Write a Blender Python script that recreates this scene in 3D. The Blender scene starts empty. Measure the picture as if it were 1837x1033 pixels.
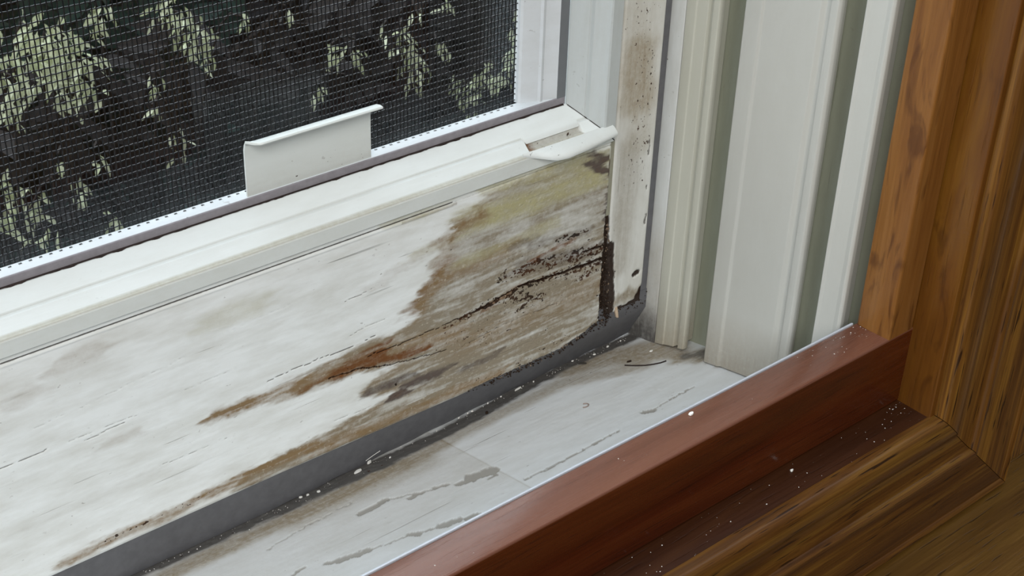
import bpy, bmesh, math, random
import numpy as np
from mathutils import Matrix, Vector

random.seed(7)
sc = bpy.context.scene
H = 900.0                                   # height of the sash corner above the floor, mm

def W(p):                                   # millimetres -> metres
    return Vector((p[0] / 1000.0, p[1] / 1000.0, (p[2] + H) / 1000.0))

# ---------------------------------------------------------------- camera
cam_d = bpy.data.cameras.new('camera')
cam = bpy.data.objects.new('camera', cam_d)
sc.collection.objects.link(cam)
r_, d_, f_ = (0.76822, -0.63952, 0.02922), (-0.31555, -0.41797, -0.8519), (0.55702, 0.64522, -0.52289)
cp = W((-338.0, -340.0, 306.65))
cam.matrix_world = Matrix(((r_[0], -d_[0], -f_[0], cp.x), (r_[1], -d_[1], -f_[1], cp.y), (r_[2], -d_[2], -f_[2], cp.z), (0, 0, 0, 1)))
cam_d.sensor_width = 36.0
cam_d.lens = 36.0 * 2620.7 / 1837.0
cam_d.clip_start = 0.01
cam_d.clip_end = 100
cam_d.dof.use_dof = True
cam_d.dof.focus_distance = 0.47
cam_d.dof.aperture_fstop = 110
sc.camera = cam

# ---------------------------------------------------------------- world, lights, exposure
world = bpy.data.worlds.new('overcast_sky')
sc.world = world
world.use_nodes = True
nt = world.node_tree
for n in list(nt.nodes): nt.nodes.remove(n)
tc = nt.nodes.new('ShaderNodeTexCoord')
sep = nt.nodes.new('ShaderNodeSeparateXYZ'); nt.links.new(tc.outputs['Generated'], sep.inputs[0])
rampz = nt.nodes.new('ShaderNodeValToRGB')
mz = nt.nodes.new('ShaderNodeMapRange'); mz.inputs['From Min'].default_value = -1; mz.inputs['From Max'].default_value = 1
nt.links.new(sep.outputs['Z'], mz.inputs['Value']); nt.links.new(mz.outputs[0], rampz.inputs[0])
el = rampz.color_ramp.elements
el[0].position = 0.40; el[0].color = (0.08, 0.08, 0.085, 1)
el[1].position = 1.0; el[1].color = (0.93, 1.04, 1.16, 1)
e = el.new(0.55); e.color = (0.55, 0.57, 0.60, 1)
# the room side (-Y) of the sky is dimmer than the open side
my = nt.nodes.new('ShaderNodeMapRange'); my.inputs['From Min'].default_value = -0.25; my.inputs['From Max'].default_value = 0.35
my.inputs['To Min'].default_value = 0.30; my.inputs['To Max'].default_value = 7.0
nt.links.new(sep.outputs['Y'], my.inputs['Value'])
bg = nt.nodes.new('ShaderNodeBackground'); out = nt.nodes.new('ShaderNodeOutputWorld')
nt.links.new(rampz.outputs[0], bg.inputs['Color']); nt.links.new(my.outputs[0], bg.inputs['Strength']); nt.links.new(bg.outputs[0], out.inputs[0])

def area(name, loc, target, sx, sy, power, col=(1, 1, 1)):
    l = bpy.data.lights.new(name, 'AREA'); l.shape = 'RECTANGLE'; l.size = sx; l.size_y = sy; l.energy = power; l.color = col
    o = bpy.data.objects.new(name, l); sc.collection.objects.link(o)
    o.location = loc
    o.rotation_euler = (Vector(target) - Vector(loc)).to_track_quat('-Z', 'Y').to_euler()
    return o
corner = W((-60, 0, 20))
area('room_window_light', (-1.15, -1.25, 2.2), corner, 1.0, 1.0, 46, (1.0, 0.98, 0.95))

vs = sc.view_settings
sc.display_settings.display_device = 'sRGB'
vs.view_transform = 'Standard'; vs.look = 'None'; vs.gamma = 1; vs.use_curve_mapping = False
vs.exposure = -0.38
sc.cycles.use_denoising = True
sc.cycles.max_bounces = 8
sc.cycles.transparent_max_bounces = 12

# ---------------------------------------------------------------- helpers
def fillet(pts, r, n=3):
    """Round every corner of a closed 2D polygon."""
    out, m = [], len(pts)
    for i in range(m):
        p0, p, p1 = (np.array(pts[(i - 1) % m], float), np.array(pts[i], float), np.array(pts[(i + 1) % m], float))
        a, b = p0 - p, p1 - p
        la, lb = np.linalg.norm(a), np.linalg.norm(b)
        rr = min(r, la * 0.4, lb * 0.4)
        A, B = p + a / la * rr, p + b / lb * rr
        for k in range(n + 1):
            t = k / n
            out.append(tuple((1 - t) ** 2 * A + 2 * t * (1 - t) * p + t * t * B))
    return out

def loft(loops, caps=True):
    """Closed loops of equal length -> verts, faces."""
    V, F, m = [], [], len(loops[0])
    for L in loops: V += [tuple(p) for p in L]
    for i in range(len(loops) - 1):
        for k in range(m):
            k2 = (k + 1) % m
            F.append((i * m + k, i * m + k2, (i + 1) * m + k2, (i + 1) * m + k))
    if caps:
        F.append(tuple(range(m))[::-1])
        F.append(tuple((len(loops) - 1) * m + k for k in range(m)))
    return V, F

def along_x(prof, x0, x1, n=1):             # prof: (y, z)
    return loft([[(x0 + (x1 - x0) * i / n, y, z) for y, z in prof] for i in range(n + 1)])

def along_z(prof, z0, z1, n=1):             # prof: (x, y)
    return loft([[(x, y, z0 + (z1 - z0) * i / n) for x, y in prof] for i in range(n + 1)])

def box(x0, x1, y0, y1, z0, z1, r=0.0):
    prof = [(y0, z0), (y1, z0), (y1, z1), (y0, z1)]
    if r: prof = fillet(prof, r)
    return along_x(prof, x0, x1)

def join(*vf):
    V, F = [], []
    for v, f in vf:
        o = len(V); V += list(v); F += [tuple(i + o for i in q) for q in f]
    return V, F

def mk(name, vf, mat, parent=None, origin=None, smooth=True, attrs=None, angle=35, recalc=True):
    V, F = vf
    V = np.asarray(V, float)
    if origin is None:
        origin = ((V[:, 0].min() + V[:, 0].max()) / 2, (V[:, 1].min() + V[:, 1].max()) / 2, V[:, 2].min())
    origin = np.asarray(origin, float)
    me = bpy.data.meshes.new(name)
    me.from_pydata(((V - origin) / 1000.0).tolist(), [], F)
    if recalc:
        bm = bmesh.new(); bm.from_mesh(me); bmesh.ops.recalc_face_normals(bm, faces=bm.faces); bm.to_mesh(me); bm.free()
    if attrs:
        for k, a in attrs.items():
            at = me.attributes.new(k, 'FLOAT_COLOR', 'POINT')
            at.data.foreach_set('color', np.ascontiguousarray(a, dtype=np.float32).ravel())
    if smooth:
        me.polygons.foreach_set('use_smooth', [True] * len(me.polygons))
        me.set_sharp_from_angle(angle=math.radians(angle))
    me.materials.append(mat)
    o = bpy.data.objects.new(name, me)
    sc.collection.objects.link(o)
    o.location = W(origin)
    if parent is not None:
        o.parent = parent
        o.location = W(origin) - Vector(parent.location)
    return o

def tag(o, label, cat, group=None, kind=None):
    o['label'] = label
    if cat: o['category'] = cat
    if group: o['group'] = group
    if kind: o['kind'] = kind
    return o

def empty(name, loc, label, cat, group=None, kind=None):
    o = bpy.data.objects.new(name, None)
    o.empty_display_size = 0.01
    sc.collection.objects.link(o)
    o.location = W(loc)
    return tag(o, label, cat, group, kind)

# value noise for mesh-level wear
_tab = np.random.RandomState(3).rand(64, 257, 257)
def vnoise(x, y, seed=0):
    T = _tab[seed % 64]
    xi, yi = np.floor(x).astype(int), np.floor(y).astype(int)
    fx, fy = x - xi, y - yi
    fx, fy = fx * fx * (3 - 2 * fx), fy * fy * (3 - 2 * fy)
    xi &= 255; yi &= 255
    return (T[xi, yi] * (1 - fx) + T[xi + 1, yi] * fx) * (1 - fy) + (T[xi, yi + 1] * (1 - fx) + T[xi + 1, yi + 1] * fx) * fy
def fbm(x, y, seed=0, oct=4):
    s, a, t = 0, 0.5, 0
    for i in range(oct):
        s = s + a * vnoise(x * 2 ** i, y * 2 ** i, seed + i); t += a; a *= 0.5
    return s / t
def stroke_mask(P, Q, strokes, soft=1.0):
    """Soft mask of poly-line strokes (points in mm, half-width in mm, strength)."""
    m = np.zeros_like(P)
    for pts, hw, s in strokes:
        d = np.full_like(P, 1e9)
        for (ax, ay), (bx, by) in zip(pts[:-1], pts[1:]):
            dx, dy = bx - ax, by - ay
            t = np.clip(((P - ax) * dx + (Q - ay) * dy) / max(dx * dx + dy * dy, 1e-6), 0, 1)
            d = np.minimum(d, np.hypot((P - ax - t * dx) * 0.75, Q - ay - t * dy))
        k = np.clip((1.55 - d / hw) / (1.2 * soft), 0, 1)
        k = k * k * (3 - 2 * k) * s
        m = 1 - (1 - m) * (1 - k)
    return m

def poly_sdf(P, Q, poly):
    """Signed distance (mm, positive inside) to a closed polygon."""
    d = np.full_like(P, 1e9); ins = np.zeros(P.shape, bool)
    for (ax, ay), (bx, by) in zip(poly, poly[1:] + poly[:1]):
        dx, dy = bx - ax, by - ay
        t = np.clip(((P - ax) * dx + (Q - ay) * dy) / max(dx * dx + dy * dy, 1e-6), 0, 1)
        d = np.minimum(d, np.hypot((P - ax - t * dx) * 0.6, Q - ay - t * dy))
        c = (ay > Q) != (by > Q)
        xi = ax + (Q - ay) * dx / (dy if abs(dy) > 1e-9 else 1e-9)
        ins ^= c & (P < xi)
    return np.where(ins, d, -d)

# ---------------------------------------------------------------- materials
class NT:
    def __init__(s, name):
        s.m = bpy.data.materials.new(name); s.m.use_nodes = True; s.t = s.m.node_tree
        for n in list(s.t.nodes): s.t.nodes.remove(n)
        s.out = s.n('ShaderNodeOutputMaterial'); s.b = s.n('ShaderNodeBsdfPrincipled'); s.l(s.b.outputs[0], s.out.inputs[0])
    def n(s, typ, **kw):
        n = s.t.nodes.new(typ)
        for k, v in kw.items():
            if hasattr(n, k): setattr(n, k, v)
            else: n.inputs[k.replace('_', ' ')].default_value = v
        return n
    def l(s, a, b): s.t.links.new(a, b)
    def put(s, v, sock):
        if hasattr(v, 'links') or hasattr(v, 'is_output'): s.l(v, sock)
        else: sock.default_value = v
    def coord(s, scale=(1, 1, 1), kind='Object', off=(0, 0, 0)):
        t = s.n('ShaderNodeTexCoord'); m = s.n('ShaderNodeMapping')
        m.inputs['Scale'].default_value = scale; m.inputs['Location'].default_value = off
        s.l(t.outputs[kind], m.inputs[0]); return m.outputs[0]
    def noise(s, vec, scale=1, detail=4, rough=0.55, dist=0.0):
        n = s.n('ShaderNodeTexNoise'); s.l(vec, n.inputs['Vector'])
        n.inputs['Scale'].default_value = scale; n.inputs['Detail'].default_value = detail
        n.inputs['Roughness'].default_value = rough; n.inputs['Distortion'].default_value = dist
        return n.outputs['Fac']
    def rng(s, v, a, b, c=0.0, d=1.0):
        n = s.n('ShaderNodeMapRange'); s.put(v, n.inputs['Value'])
        for k, x in zip(('From Min', 'From Max', 'To Min', 'To Max'), (a, b, c, d)): s.put(x, n.inputs[k])
        return n.outputs[0]
    def math(s, op, a, b=0.0, clamp=False):
        n = s.n('ShaderNodeMath', operation=op); n.use_clamp = clamp
        s.put(a, n.inputs[0]); s.put(b, n.inputs[1]); return n.outputs[0]
    def mix(s, f, a, b, mode='MIX'):
        n = s.n('ShaderNodeMix', data_type='RGBA', blend_type=mode)
        s.put(f, n.inputs[0]); s.put(a, n.inputs[6]); s.put(b, n.inputs[7]); return n.outputs[2]
    def ramp(s, v, stops):
        n = s.n('ShaderNodeValToRGB'); s.l(v, n.inputs[0]); e = n.color_ramp.elements
        e[0].position, e[0].color = stops[0][0], (*stops[0][1], 1)
        e[1].position, e[1].color = stops[-1][0], (*stops[-1][1], 1)
        for p, c in stops[1:-1]:
            x = e.new(p); x.color = (*c, 1)
        return n.outputs[0]
    def bump(s, h, dist=0.0002, st=0.5):
        n = s.n('ShaderNodeBump'); s.l(h, n.inputs['Height']); n.inputs['Distance'].default_value = dist; n.inputs['Strength'].default_value = st
        s.l(n.outputs[0], s.b.inputs['Normal'])
    def fin(s, col, rough=0.5, spec=0.5, coat=0.0, coat_r=0.1):
        s.put(col, s.b.inputs['Base Color']) if not isinstance(col, tuple) else s.b.inputs['Base Color'].__setattr__('default_value', (*col, 1))
        s.put(rough, s.b.inputs['Roughness']); s.b.inputs['Specular IOR Level'].default_value = spec
        s.b.inputs['Coat Weight'].default_value = coat; s.b.inputs['Coat Roughness'].default_value = coat_r
        return s.m

def sw(axis, along, across):
    v = [across] * 3; v[axis] = along; return tuple(v)

def wood(name, dark, mid, light, axis, s_al=9, s_ac=110, pores=0.3, rough=0.32, coat=0.3, fig=0.5, off=(0, 0, 0), knots=0.0, lit_top=None):
    m = NT(name)
    big = m.noise(m.coord(sw(axis, s_al, s_ac), off=off), 1, 5, 0.6, 0.8)
    col = m.ramp(big, [(0.28, dark), (0.5, mid), (0.72, light)])
    fine = m.noise(m.coord(sw(axis, 30, 1400), off=off), 1, 3, 0.6)
    col = m.mix(fig, col, m.ramp(fine, [(0.25, (0.45, 0.42, 0.4)), (0.7, (1.25, 1.25, 1.25))]), 'MULTIPLY')
    por = m.noise(m.coord(sw(axis, 55, 900), off=off), 1, 2, 0.5)
    pf = m.rng(por, 0.63, 0.69)
    col = m.mix(m.math('MULTIPLY', pf, pores), col, (dark[0] * 0.25, dark[1] * 0.22, dark[2] * 0.2, 1))
    if knots:
        kn = m.noise(m.coord(sw(axis, 26, 130), off=(4.3, 1.7, 2.2)), 1, 3, 0.5, 1.5)
        col = m.mix(m.math('MULTIPLY', m.rng(kn, 0.60, 0.70), knots), col, (dark[0] * 0.35, dark[1] * 0.25, dark[2] * 0.25, 1))
    if lit_top:                                # sky light on the upper face, painted into the colour (local height, metres)
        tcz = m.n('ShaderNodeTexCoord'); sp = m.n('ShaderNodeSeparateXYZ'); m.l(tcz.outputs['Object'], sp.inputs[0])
        k = m.math('MULTIPLY', m.rng(sp.outputs['Z'], lit_top[0], lit_top[1]), m.rng(big, 0.3, 0.65, 0.45, 0.95))
        col = m.mix(k, col, (*lit_top[2], 1))
    h = m.math('SUBTRACT', m.math('MULTIPLY', fine, 0.4), pf)
    m.bump(h, 0.00015, 0.5)
    return m.fin(col, m.rng(fine, 0.2, 0.8, rough - 0.06, rough + 0.1), 0.3, coat, 0.18)

def paint(name, base, axis=0, grain=0.0, rough=0.45, mottle=0.06, specks=0.25, spec=0.4):
    """White paint with optional wood-grain cracks; stains come from the wear attributes."""
    m = NT(name)
    a1 = m.n('ShaderNodeAttribute', attribute_name='wear_a'); a2 = m.n('ShaderNodeAttribute', attribute_name='wear_b')
    s1 = m.n('ShaderNodeSeparateColor'); m.l(a1.outputs['Color'], s1.inputs[0])
    s2 = m.n('ShaderNodeSeparateColor'); m.l(a2.outputs['Color'], s2.inputs[0])
    rust, brown, olive, grey = s1.outputs[0], s1.outputs[1], s1.outputs[2], a1.outputs['Alpha']
    dark, speck, grime, peel = s2.outputs[0], s2.outputs[1], s2.outputs[2], a2.outputs['Alpha']
    mid = m.noise(m.coord(sw(axis, 45, 160)), 1, 5, 0.6)
    fib = m.noise(m.coord(sw(axis, 60, 900)), 1, 4, 0.6)
    grit = m.noise(m.coord(sw(axis, 700, 1300)), 1, 3, 0.6)
    iso = m.noise(m.coord((520, 520, 520), off=(6, 6, 2)), 1, 5, 0.65)
    mixn = m.math('ADD', m.math('MULTIPLY', fib, 0.45), m.math('MULTIPLY', iso, 0.55))
    b4 = (*base, 1)
    lo = (base[0] * (1 - 2.2 * mottle), base[1] * (1 - 2.4 * mottle), base[2] * (1 - 2.8 * mottle), 1)
    col = m.mix(m.rng(mid, 0.38, 0.72), b4, lo)
    if grain:
        ln = m.noise(m.coord(sw(axis, 22, 620), off=(3, 5, 7)), 1, 1.5, 0.5)
        gate = m.noise(m.coord(sw(axis, 16, 45), off=(1, 2, 3)), 1, 2)
        lf = m.math('MULTIPLY', m.rng(ln, 0.685, 0.715), m.rng(gate, 0.46, 0.60))
        col = m.mix(m.math('MULTIPLY', lf, grain), col, (0.10, 0.09, 0.08, 1))
    dots = m.noise(m.coord(sw(axis, 380, 620), off=(9, 1, 4)), 1, 2, 0.5)
    gate2 = m.noise(m.coord((40, 40, 40), off=(5, 5, 1)), 1, 2)
    col = m.mix(m.math('MULTIPLY', m.math('MULTIPLY', m.rng(dots, 0.70, 0.74), m.rng(gate2, 0.45, 0.6)), specks), col, (0.12, 0.10, 0.08, 1))
    def layer(col, f, c, lo_=0.25, hi_=0.75, nz=fib, gain=1.35, amp=0.45):
        k = m.math('MULTIPLY', m.math('MULTIPLY', f, m.rng(nz, lo_, hi_, amp, 1.15)), gain, True)
        return m.mix(k, col, (*c, 1))
    col = layer(col, grey, (0.25, 0.212, 0.152), 0.34, 0.64, mixn, 1.3, 0.68)
    col = layer(col, olive, (0.39, 0.36, 0.20), 0.32, 0.66, mixn, 1.35, 0.6)
    col = layer(col, brown, (0.22, 0.145, 0.07), 0.3, 0.66, mixn, 1.35, 0.55)
    col = layer(col, grime, (0.085, 0.080, 0.074), 0.15, 0.7, mixn)
    col = layer(col, rust, (0.14, 0.050, 0.009), 0.32, 0.68, mixn, 1.25, 0.35)
    col = m.mix(m.math('MULTIPLY', peel, 1.0, True), col, (0.30, 0.29, 0.265, 1))
    # light flecks where the stained paint has lifted
    allm = m.math('ADD', m.math('ADD', olive, grey), m.math('ADD', brown, rust), True)
    fl = m.noise(m.coord(sw(axis, 620, 800), off=(2, 8, 3)), 1, 2)
    col = m.mix(m.math('MULTIPLY', m.math('MULTIPLY', m.rng(fl, 0.60, 0.70), m.math('SUBTRACT', allm, m.math('ADD', rust, grime), True)), 0.34), col, (0.62, 0.58, 0.48, 1))
    # dark specks
    sp = m.noise(m.coord(sw(axis, 420, 640), off=(7, 3, 2)), 1, 2.5, 0.6)
    thr = m.rng(speck, 0, 1, 0.78, 0.525)
    sk = m.rng(sp, thr, m.math('ADD', thr, 0.03))
    sk = m.math('MULTIPLY', sk, m.rng(speck, 0.02, 0.1))
    sp2 = m.noise(m.coord(sw(axis, 1000, 1300), off=(1, 9, 5)), 1, 2, 0.5)
    thr2 = m.rng(speck, 0, 1, 0.80, 0.585)
    sk = m.math('MAXIMUM', sk, m.math('MULTIPLY', m.rng(sp2, thr2, m.math('ADD', thr2, 0.04)), m.rng(speck, 0.02, 0.1)))
    col = m.mix(m.math('MULTIPLY', sk, 0.92), col, m.ramp(mid, [(0.4, (0.016, 0.010, 0.008)), (0.6, (0.055, 0.020, 0.009))]))
    dk = m.rng(m.math('ADD', dark, m.math('MULTIPLY', m.math('SUBTRACT', grit, 0.5), 0.7)), 0.28, 0.55)
    dk = m.math('MULTIPLY', dk, m.rng(dark, 0.02, 0.85, 0.15, 1.0))
    col = m.mix(m.math('MULTIPLY', dk, 0.96), col, (0.022, 0.011, 0.007, 1))
    h = m.math('ADD', m.math('MULTIPLY', fib, 0.35), m.math('MULTIPLY', m.math('MULTIPLY', grit, allm), 1.2))
    h = m.math('SUBTRACT', h, m.math('ADD', m.math('MULTIPLY', sk, 0.9), dk))
    if grain: h = m.math('SUBTRACT', h, m.math('MULTIPLY', lf, 0.8))
    m.bump(h, 0.0003, 0.55)
    res = m.fin(col, m.math('ADD', rough, m.math('MULTIPLY', allm, 0.25), True), spec)
    m.l(m.math('MULTIPLY', m.math('SUBTRACT', 1.0, m.math('MAXIMUM', dk, sk)), spec), m.b.inputs['Specular IOR Level'])
    return res

def plain(name, col, rough=0.5, spec=0.5, var=0.08, scale=200, coat=0.0):
    m = NT(name)
    n = m.noise(m.coord((scale, scale, scale)), 1, 4)
    c = m.mix(m.rng(n, 0.35, 0.7), (*col, 1), (col[0] * (1 - var), col[1] * (1 - var), col[2] * (1 - var), 1))
    m.bump(n, 0.0001, 0.25)
    return m.fin(c, rough, spec, coat)

# wear and debris positions on their own surfaces, in millimetres
BOARD = {'rust': [([(-121.8, 25.8), (-112.3, 25.7), (-100.8, 26.2)], 2.2, 1), ([(-112.3, 25.7), (-95.0, 22.0), (-80.6, 20.7)], 1.6, 1), ([(-130.1, 25.4), (-121.4, 25.0)], 1.2, 0.6), ([(-90.1, 38.3), (-84.2, 45.0), (-74.7, 52.7)], 1.5, 0.22), ([(-112.2, 29.1), (-100.8, 30.1)], 1.2, 0.7), ([(-12.3, 41.3), (-23.3, 41.5), (-33.9, 38.2)], 0.9, 0.7), ([(-59.5, 26.5), (-41.4, 30.3)], 1.2, 0.6), ([(3.8, 24.8), (3.7, 12.4)], 1.2, 0.8)], 'brown': [([(-142.9, 27.5), (-127.9, 26.6), (-112.3, 26.8), (-84.3, 24.6), (-67.0, 22.3)], 3.5, 0.7), ([(-166.3, 29.2), (-155.3, 28.6), (-149.1, 28.1)], 2.2, 0.95), ([(-89.0, 37.9), (-77.0, 46.9), (-74.7, 61.5), (-67.6, 65.6), (-57.9, 65.6)], 3, 0.6), ([(-77.0, 46.9), (-57.4, 46.5), (-44.8, 48.9)], 3, 0.5), ([(-220.3, -2.1), (-201.6, -0.9), (-182.1, -1.3), (-169.9, -0.1), (-153.2, 0.2), (-131.4, 0.5)], 2.0, 0.8), ([(-131.4, -0.7), (-99.0, -3.0), (-74.3, -3.2), (-48.2, -3.7)], 2.2, 0.7), ([(-69.4, 16.2), (-35.4, 14.8), (-4.7, 15.5)], 6, 0.35), ([(-107.0, 53.5), (-79.5, 60.9)], 2, 0.2), ([(-204.5, 35.0), (-191.8, 34.3)], 2, 0.2), ([(-229.8, 60.7), (-221.3, 62.8)], 3, 0.2), ([(-212.3, 67.6), (-200.2, 68.4)], 3, 0.25)], 'olive': [([(-65.2, 65.8), (-35.1, 63.7), (-1.7, 64.6)], 5, 0.8), ([(-50.4, 64.3), (-35.1, 62.6)], 3, 0.6), ([(-55.7, 76.8), (-25.3, 74.0), (-2.3, 71.5)], 4, 0.6), ([(-67.4, 50.1), (-49.9, 49.6), (-26.6, 51.9)], 2.5, 0.5), ([(-99.8, 76.3), (-84.1, 75.2), (-74.8, 76.4)], 3, 0.35), ([(-164.3, 63.9), (-146.7, 63.2)], 4, 0.25), ([(-88.8, 59.8), (-67.5, 61.2)], 2, 0.3)], 'grey': [([(-84.2, 31.5), (-49.3, 29.7), (-5.5, 25.7)], 7, 0.6), ([(-94.0, 14.5), (-61.7, 13.1), (-21.3, 9.3)], 6, 0.8), ([(-110.4, 14.5), (-94.0, 12.1), (-74.4, 11.0)], 2.5, 0.8), ([(-122.2, 3.3), (-98.9, 2.3), (-61.5, 2.0)], 3, 0.6), ([(-48.4, 2.7), (-3.5, -0.2)], 4, 0.7), ([(-8.9, 69.0), (0.0, 67.5)], 5, 0.8), ([(-214.8, 61.9), (-197.5, 62.3)], 4, 0.22), ([(-228.1, 17.2), (-203.1, 17.3), (-188.0, 17.4)], 2.5, 0.35), ([(-205.7, 65.8), (-188.3, 64.5)], 3, 0.2), ([(-144.4, 67.4), (-111.1, 63.5)], 4, 0.15), ([(-113.8, 50.7), (-93.5, 48.5)], 3, 0.2), ([(-60.1, 56.5), (-24.0, 53.4), (-0.6, 52.7)], 6, 0.35), ([(-62.1, 32.2), (-39.0, 35.3)], 5, 0.3)], 'dark': [([(0.6, 27.9), (-19.8, 29.1)], 1.1, 1), ([(-19.8, 29.1), (-41.5, 30.8)], 0.9, 0.75), ([(-41.5, 30.8), (-62.0, 28.0)], 0.5, 0.8), ([(-62.0, 28.0), (-91.4, 27.0), (-107.7, 27.2)], 0.25, 1), ([(0.1, 33.4), (-9.0, 34.2)], 0.7, 1), ([(-12.3, 41.3), (-23.3, 41.5), (-31.2, 39.1)], 0.5, 0.7), ([(0.9, 47.5), (1.2, 28.2), (2.3, 17.9), (1.8, -0.2)], 1.5, 1), ([(-64.0, -6.4), (-48.1, -6.5), (-31.6, -6.5), (-14.7, -6.3), (0.1, -1.6)], 0.7, 1), ([(-146.7, 33.6), (-129.7, 34.1), (-104.3, 34.4)], 0.18, 0.8), ([(-234.6, 40.7), (-220.3, 41.5)], 0.2, 0.6), ([(-213.4, 41.3), (-192.0, 40.7)], 0.15, 0.5), ([(-209.1, 39.3), (-196.1, 39.9)], 0.2, 0.5), ([(-101.2, 6.2), (-91.6, 5.9)], 1.4, 0.7), ([(-94.0, 8.6), (-83.1, 7.5)], 1, 0.5), ([(-5.2, 73.5), (0.4, 66.2)], 2, 0.55), ([(-114.6, 38.5), (-100.6, 39.7)], 0.15, 0.4), ([(-115.9, 52.5), (-104.8, 53.1)], 0.15, 0.5), ([(-49.3, 32.1), (-30.8, 31.2), (-8.6, 29.2)], 1.6, 0.5), ([(-8.3, 24.2), (-4.2, 23.8)], 1.3, 0.9), ([(-123.6, 24.8), (-112.4, 24.1), (-98.6, 20.0)], 0.3, 0.8), ([(-74.5, 32.3), (-54.5, 32.8)], 0.4, 0.3)], 'speck': [([(-69.5, 21.0), (-35.8, 22.2), (-8.6, 29.2)], 8, 0.8), ([(-61.4, -4.3), (-34.6, -3.0), (-3.4, -1.5)], 3.5, 0.8), ([(-216.6, -2.3), (-201.5, -0.3), (-186.0, -0.4), (-178.1, -1.1), (-165.7, 0.8)], 1.2, 1), ([(-49.7, 41.5), (-9.4, 39.1)], 4, 0.7), ([(-108.1, 13.5), (-94.0, 12.1)], 2, 0.8), ([(-130.1, 25.4), (-107.9, 22.7)], 2.5, 0.6), ([(-79.4, 47.7), (-67.5, 59.0)], 3, 0.5), ([(-65.2, 65.8), (-1.7, 64.6)], 6, 0.3), ([(-220.0, 71.7), (-208.4, 59.1)], 8, 0.2)]}
SILL = {'grime': [([(-200.2, 1.6), (-146.0, -0.1), (-99.5, -0.2), (-74.3, -0.1), (-13.4, 7.0), (35.7, 5.4)], 3, 1), ([(27.5, -24.5), (32.6, -27.6)], 2.5, 0.6), ([(-131.1, 2.1), (-113.9, -0.2), (-100.2, -1.2)], 3, 0.8)], 'dirt': [([(-8, 3.0), (10.0, -2.0), (27.0, -9.0)], 7, 0.95), ([(12, -9.0), (27.0, -18.0)], 5, 0.9), ([(24.0, -23.0), (33, -29.0)], 5, 0.95), ([(-191.9, -7.3), (-146.2, -7.6), (-94.8, -7.3), (-67.5, -4.8), (-22.3, -3.1), (10.0, -15.8)], 4, 0.7), ([(28.3, -33.9), (32.4, -50.1)], 1.5, 0.4), ([(-143.6, -10.5), (-93.3, -11.9)], 6, 0.35), ([(-199.5, 0.9), (-101.4, -2.8)], 7, 0.3)], 'peel': [([(-148.5, -41.0), (-139.0, -43.4)], 1.0, 1), ([(-152.5, -39.4), (-148.5, -41.0)], 0.5, 1), ([(-124.2, -45.7), (-122.2, -47.5)], 0.8, 1), ([(-114.1, -49.5), (-108.1, -50.6)], 1, 1), ([(-105.4, -52.6), (-101.8, -53.0)], 0.8, 1), ([(-127.9, -23.2), (-117.2, -22.5)], 0.9, 1), ([(-110.4, -27.5), (-105.8, -27.7)], 0.7, 1), ([(-100.9, -28.8), (-97.1, -29.8)], 0.7, 1), ([(-93.4, -32.8), (-88.8, -34.1)], 1, 1), ([(-87.7, -32.6), (-80.8, -34.2)], 1.7, 1), ([(-84.9, -38.0), (-81.0, -37.3)], 0.4, 0.9), ([(-76.8, -47.7), (-61.5, -48.0), (-46.1, -47.3), (-31.6, -46.8)], 0.28, 0.9), ([(-16.1, -44.2), (-13.4, -45.4)], 0.9, 1), ([(-11.8, -44.7), (10.7, -43.7)], 0.25, 0.8), ([(-149.3, -16.3), (-126.2, -15.1)], 0.22, 0.8), ([(-139.1, -43.3), (-124.6, -46.2), (-114.6, -49.5)], 0.3, 0.7), ([(-117.5, -22.2), (-101.2, -29.1)], 0.25, 0.6), ([(-163.2, -36.9), (-158.8, -36.2)], 0.5, 1), ([(-161.3, -18.2), (-149.6, -16.5)], 0.2, 0.6)]}
STILE = {'brown': [([(11.5, 109.2), (10.4, 98.8), (14.2, 89.2)], 6, 0.75), ([(5.8, 89.2), (10.3, 85.8)], 4, 0.3), ([(7.8, 124.5), (15.9, 73.1)], 6, 0.25)], 'speck': [([(12.8, 127.5), (11.4, 115.5), (15.4, 104.0), (15.1, 80.0), (14.6, 57.3)], 5, 0.9), ([(3.2, 121.5), (3.2, 87.7)], 2, 0.5)], 'dark': [([(18.7, 14.2), (19.9, 14.6)], 1.0, 1), ([(23.8, 6.2), (21.9, 0.4), (11.9, 0.0)], 1.6, 0.9), ([(4.3, 32.0), (5.9, 16.6), (7.0, 0.9)], 1.2, 0.9), ([(20.6, 71.0), (20.8, 65.5)], 0.4, 0.6), ([(22.0, 39.0), (22.3, 35.0)], 0.4, 0.6), ([(21.3, 52.0), (21.4, 50.5)], 0.4, 0.6)], 'grey': [([(10.2, 72.4), (9.4, 20.3)], 4, 0.3), ([(10.9, 4.6), (23.0, 5.2)], 3, 0.6)]}
CHIPS = [(-5.2, 7.2, -21.4), (4.4, 4.9, -21.0), (12.8, 6.0, -21.2), (19.7, 5.8, -21.2), (-27.1, 5.5, -21.1), (-35.0, 5.4, -21.1), (-43.5, 6.3, -21.3), (-64.7, 6.4, -21.3), (-60.2, 6.5, -21.3), (-58.0, 6.6, -21.3), (-106.7, 6.8, -21.4), (-113.0, 0.4, -20.1), (-134.0, 0.4, -20.1), (-136.5, 5.4, -21.1), (-130.1, -0.6, -19.9), (21.0, -10.3, -17.9), (34.3, 3.7, -20.7), (-50.1, 7.0, -21.4), (-99.5, -0.2, -20.0)]
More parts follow.
